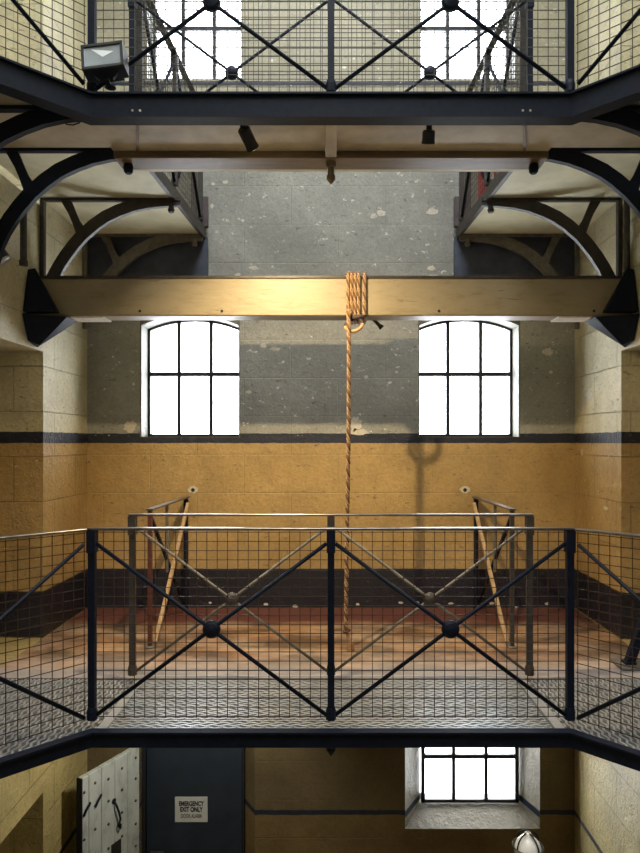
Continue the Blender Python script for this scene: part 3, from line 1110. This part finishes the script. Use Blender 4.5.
# wall spotlight, left edge of the picture
ws = thing('wall_spotlight', (-2.12, 4.08, 2.64), 'small black spotlight with pale lens on the left wall, cut by photo edge', 'spotlight')
q = Vector((-2.09, 4.0, 2.67)); ax2 = Vector((.22, .10, -.35)).normalized()
MB().lathe(q, ax2, [(.03, 0), (.046, .015), (.05, .11)], 16).build('lamp_housing', M['black_plastic'], ws)
MB().lathe(q + ax2 * .1105, ax2, [(.05, 0), (.048, .012), (.03, .02)], 16).build('lamp_lens', M['lens'], ws)
MB().tube([(-2.127, 4.0, 2.67), q + Vector((.01, 0, 0))], .014, 8).build('wall_arm', M['black_plastic'], ws)

# fire extinguisher on the right gallery
fe = thing('fire_extinguisher', (1.25, 5.2, 3.276), 'red fire extinguisher on the right gallery behind its mesh', 'fire extinguisher')
MB().lathe((1.25, 5.2, 3.2765), (0, 0, 1), [(.07, 0), (.078, .02), (.078, .42), (.06, .47), (.025, .50)], 18).build('cylinder_body', M['red'], fe, smooth=True)
MB().lathe((1.25, 5.2, 3.777), (0, 0, 1), [(.022, 0), (.022, .04), (.03, .045), (.03, .06)], 12).build('valve', M['black_plastic'], fe)
MB().tube([(1.25, 5.19, 3.82), (1.32, 5.14, 3.80), (1.345, 5.14, 3.65), (1.335, 5.15, 3.45)], .011, 8).build('hose', M['black_plastic'], fe, smooth=True)
MB().box(1.22, 1.28, 5.116, 5.1215, 3.52, 3.62).build('sticker', M['sign_white'], fe)

# --------------------------------------------------------- ground level door
dd = thing('door_1', (-1.24, YB + .2, G), 'dark navy door with a notice in the end wall at ground level', 'door', kind='structure')
MB().box(-1.66, -.80, YB + .17, YB + .22, G + .01, -1.19).build('door_leaf', M['door_navy'], dd, bevel=.004)
mb = MB()
mb.box(-1.695, -1.665, YB + .15, YB + .24, G, -1.165)
mb.box(-.795, -.778, YB + .15, YB + .24, G, -1.165)
mb.box(-1.664, -.796, YB + .15, YB + .24, -1.185, -1.165)
mb.box(-1.70, -.70, YB + .245, YB + .35, G, -1.12)
mb.build('door_frame', M['frame_black'], dd)
c = P(158, 851, YB + .17)
MB().tube([(c.x - .06, YB + .15, c.z), (c.x + .06, YB + .15, c.z)], .012, 8).build('door_handle', M['rail_metal'], dd)
MB().box(-.775, -.70, YB + .03, YB + .035, -1.83, -1.775).build('painted_stripe', M['iron'], dd) if False else None

sg = thing('notice_sign', P(191, 810, YB + .168), 'white notice with black letters fixed on the navy door', 'sign')
a, b_ = P(175, 797, YB + .163), P(207.5, 822, YB + .163)
MB().box(a.x, b_.x, YB + .162, YB + .169, b_.z, a.z).build('sign_board', M['sign_white'], sg)


def text(body, cx, cz, y, h, wmax, mat, parent, name):
    cu = bpy.data.curves.new('tmp', 'FONT')
    cu.body = body
    cu.align_x = 'CENTER'; cu.align_y = 'CENTER'
    cu.size = h / .7
    cu.extrude = .0008
    cu.offset = .012 * h / .04 * .2
    o = bpy.data.objects.new('tmp', cu)
    COL.objects.link(o)
    bpy.context.view_layer.update()
    dg = bpy.context.evaluated_depsgraph_get()
    me = bpy.data.meshes.new_from_object(o.evaluated_get(dg))
    bpy.data.objects.remove(o)
    xs = [v.co.x for v in me.vertices]
    k = min(1.0, wmax / (max(xs) - min(xs)))
    me.transform(Matrix.Translation((cx, y, cz)) @ Matrix.Rotation(math.pi / 2, 4, 'X') @ Matrix.Diagonal((k, 1, 1, 1)))
    me.materials.clear()
    me.materials.append(mat)
    t = bpy.data.objects.new(name, me)
    COL.objects.link(t)
    t.parent = parent
    t.matrix_parent_inverse = Matrix.Translation(-Vector(parent.location))
    return t


cx = (a.x + b_.x) / 2
H_ = a.z - b_.z
yt = YB + .161
text('EMERGENCY', cx, a.z - H_ * .27, yt, .040, .225, M['sign_black'], sg, 'lettering')
text('EXIT ONLY', cx, a.z - H_ * .50, yt, .040, .205, M['sign_black'], sg, 'lettering')
text('DOOR ALARM', cx, a.z - H_ * .76, yt, .034, .185, M['sign_olive'], sg, 'lettering')

# open studded cell door
hg, fr = Vector((-1.662, 5.645, 0)), Vector((-1.945, 5.085, 0))
dvec = (fr - hg); DL = dvec.length; dvec.normalize()
nv = Vector((-dvec.y, dvec.x, 0))
if nv.x < 0: nv = -nv
DT = -1.185
cd = thing('cell_door', (hg.x, hg.y, G), 'studded white painted cell door standing open at ground level', 'door')
D = lambda u, n, z: hg + dvec * u + nv * n + Vector((0, 0, z))
mb = MB()
edges = [0, .14, .285, .43, .56, DL]
for u0, u1 in zip(edges, edges[1:]):
    mb.prism([D(u0 + .002, -.05, G + .03), D(u1 - .002, -.05, G + .03), D(u1 - .002, .0, G + .03), D(u0 + .002, .0, G + .03)], (0, 0, DT - G - .03))
mb.build('planks', M['door_white'], cd, bevel=.004)
mb = MB()
mb.prism([D(DL + .001, -.052, G + .03), D(DL + .012, -.052, G + .03), D(DL + .012, .002, G + .03), D(DL + .001, .002, G + .03)], (0, 0, DT - G - .03))
mb.build('edge_plate', M['iron'], cd)
for u in (.05, .21, .36, .50, .61):
    for z in (-1.29, -1.47, -1.66, -1.86, -2.05, -2.3, -2.6):
        c = D(u, .001, z + .02 * math.sin(u * 30))
        MB().lathe(c, nv, [(.012, 0), (.010, .006), (.004, .010)], 8).build('stud', M['iron_brown'], cd)
for (u, z) in ((.585, -1.43), (.47, -1.42)):
    MB().tube([D(u + .03, .004, z - .05), D(u + .018, .016, z - .01), D(u - .012, .018, z + .02), D(u - .03, .004, z + .02)], .010, 8).build('bent_strap', M['iron'], cd)
hpts = [D(.30, .004, -1.52), D(.295, .03, -1.56), D(.275, .035, -1.62), D(.26, .035, -1.68), D(.275, .03, -1.735), D(.255, .03, -1.76), D(.235, .012, -1.74)]
MB().tube(hpts, .009, 8).build('door_handle', M['iron'], cd, smooth=True)
MB().lathe(D(.30, .001, -1.52), nv, [(.022, 0), (.022, .006), (.01, .012)], 12).build('handle_rose', M['iron'], cd)
mb = MB()
mb.prism([D(.22, .001, -2.02), D(.33, .001, -2.02), D(.33, .001, -1.87), D(.22, .001, -1.87)], nv * .003)
mb.build('hatch', M['dark_hole'], cd)
mb = MB()
for z in (-1.38, -2.0, -2.7):
    mb.tube([D(-.012, .0, z - .06), D(-.012, .0, z + .06)], .013, 8)
mb.build('hinge', M['rail_metal'], cd)

# caged lamp
cl = thing('caged_lamp', P(528, 853, 2.95), 'white glass lamp in a wire cage below the ground window', 'lamp')
c = P(528, 847, 2.95)
r = .062
cl.location = (c.x, c.y, G)
MB().lathe((c.x, c.y, G + .001), (0, 0, 1), [(.14, 0), (.14, .02), (.025, .03), (.025, c.z - G - .11)], 16).build('stand', M['iron'], cl)
MB().lathe((c.x, c.y, c.z - .105), (0, 0, 1), [(.03, 0), (r, .02), (r, .085)], 20).build('lamp_base', M['iron_brown'], cl)
MB().lathe((c.x, c.y, c.z - .018), (0, 0, 1), [(r * .98, 0), (r * .95, .020), (r * .80, .042), (r * .5, .060), (r * .28, .068), (r * .25, .080), (.01, .086)], 20).build('glass_globe', M['white_glass'], cl, smooth=True)
mb = MB()
ring = [(c.x + r * 1.08 * math.cos(2 * math.pi * i / 24), c.y + r * 1.08 * math.sin(2 * math.pi * i / 24), c.z + .004) for i in range(24)]
mb.tube(ring, .0035, 6, closed=True)
mb.build('guard_ring', M['rail_metal'], cl, smooth=True)
for az in (.5, .5 + math.pi / 2):
    pts = []
    for i in range(15):
        a = math.pi * i / 14
        pts.append((c.x + r * 1.06 * math.cos(a) * math.cos(az), c.y + r * 1.06 * math.cos(a) * math.sin(az), c.z + .004 + .062 * math.sin(a)))
    MB().tube(pts, .0035, 6).build('guard_wire', M['iron'], cl, smooth=True)

# ------------------------------------------------------------------ lights
w = bpy.data.worlds.new('sky')
scene.world = w
w.use_nodes = True
bg = w.node_tree.nodes['Background']
bg.inputs[0].default_value = (.93, .97, 1.0, 1)
bg.inputs[1].default_value = 17.0

sp = bpy.data.lights.new('spotlight_glow', 'SPOT')
sp.energy = 290
sp.color = (1.0, .77, .44)
sp.spot_size = math.radians(128)
sp.spot_blend = 1.0
sp.shadow_soft_size = .022
so = bpy.data.objects.new('spotlight_glow', sp)
COL.objects.link(so)
so.location = tip
aim = Vector((.0, 4.75, .75)) - Vector(tip)
so.rotation_euler = aim.to_track_quat('-Z', 'Y').to_euler()

# lamp under the platform by the ground level doors
pl = bpy.data.lights.new('door_lamp', 'SPOT')
pl.energy = 60
pl.color = (1.0, .97, .88)
pl.shadow_soft_size = .08
pl.spot_size = math.radians(150)
pl.spot_blend = .5
po = bpy.data.objects.new('door_lamp', pl)
COL.objects.link(po)
po.location = (-.95, 4.75, -.18)
po.rotation_euler = (Vector((-1.8, 5.2, -1.8)) - po.location).to_track_quat('-Z', 'Y').to_euler()

# daylight openings (sampling portals of the sky, they add no light of their own)
def portal(x0, x1, a0, a1, at, axis):
    l = bpy.data.lights.new('daylight_portal', 'AREA')
    l.shape = 'RECTANGLE'
    l.size, l.size_y = x1 - x0, a1 - a0
    l.cycles.is_portal = True
    o = bpy.data.objects.new('daylight_portal', l)
    COL.objects.link(o)
    if axis == 'y':
        o.location = ((x0 + x1) / 2, at, (a0 + a1) / 2)
        o.rotation_euler = (-math.pi / 2, 0, 0)
    else:
        o.location = ((x0 + x1) / 2, (a0 + a1) / 2, at)


for r_ in (WIN_MID_L, WIN_MID_R, WIN_UP_L, WIN_UP_R, WIN_GR_B):
    portal(r_[0], r_[1], r_[2], r_[3], YB + WT + .13, 'y')
portal(*SKY, TOP + .13, 'z')

# ------------------------------------------------------------------ camera
cam = bpy.data.cameras.new('camera')
co = bpy.data.objects.new('camera', cam)
COL.objects.link(co)
co.location = (0, 0, EYE)
co.rotation_euler = (math.pi / 2, 0, 0)
cam.sensor_fit = 'AUTO'
cam.sensor_width = 36
cam.lens = 650 / 853 * 36
cam.shift_x = -11 / 853
cam.shift_y = 15.5 / 853
cam.clip_start = .05
scene.camera = co

vs = scene.view_settings
vs.view_transform = 'Standard'
vs.look = 'None'
vs.exposure = 0.0
vs.gamma = 1
vs.use_curve_mapping = False
scene.cycles.use_denoising = True
scene.cycles.max_bounces = 8
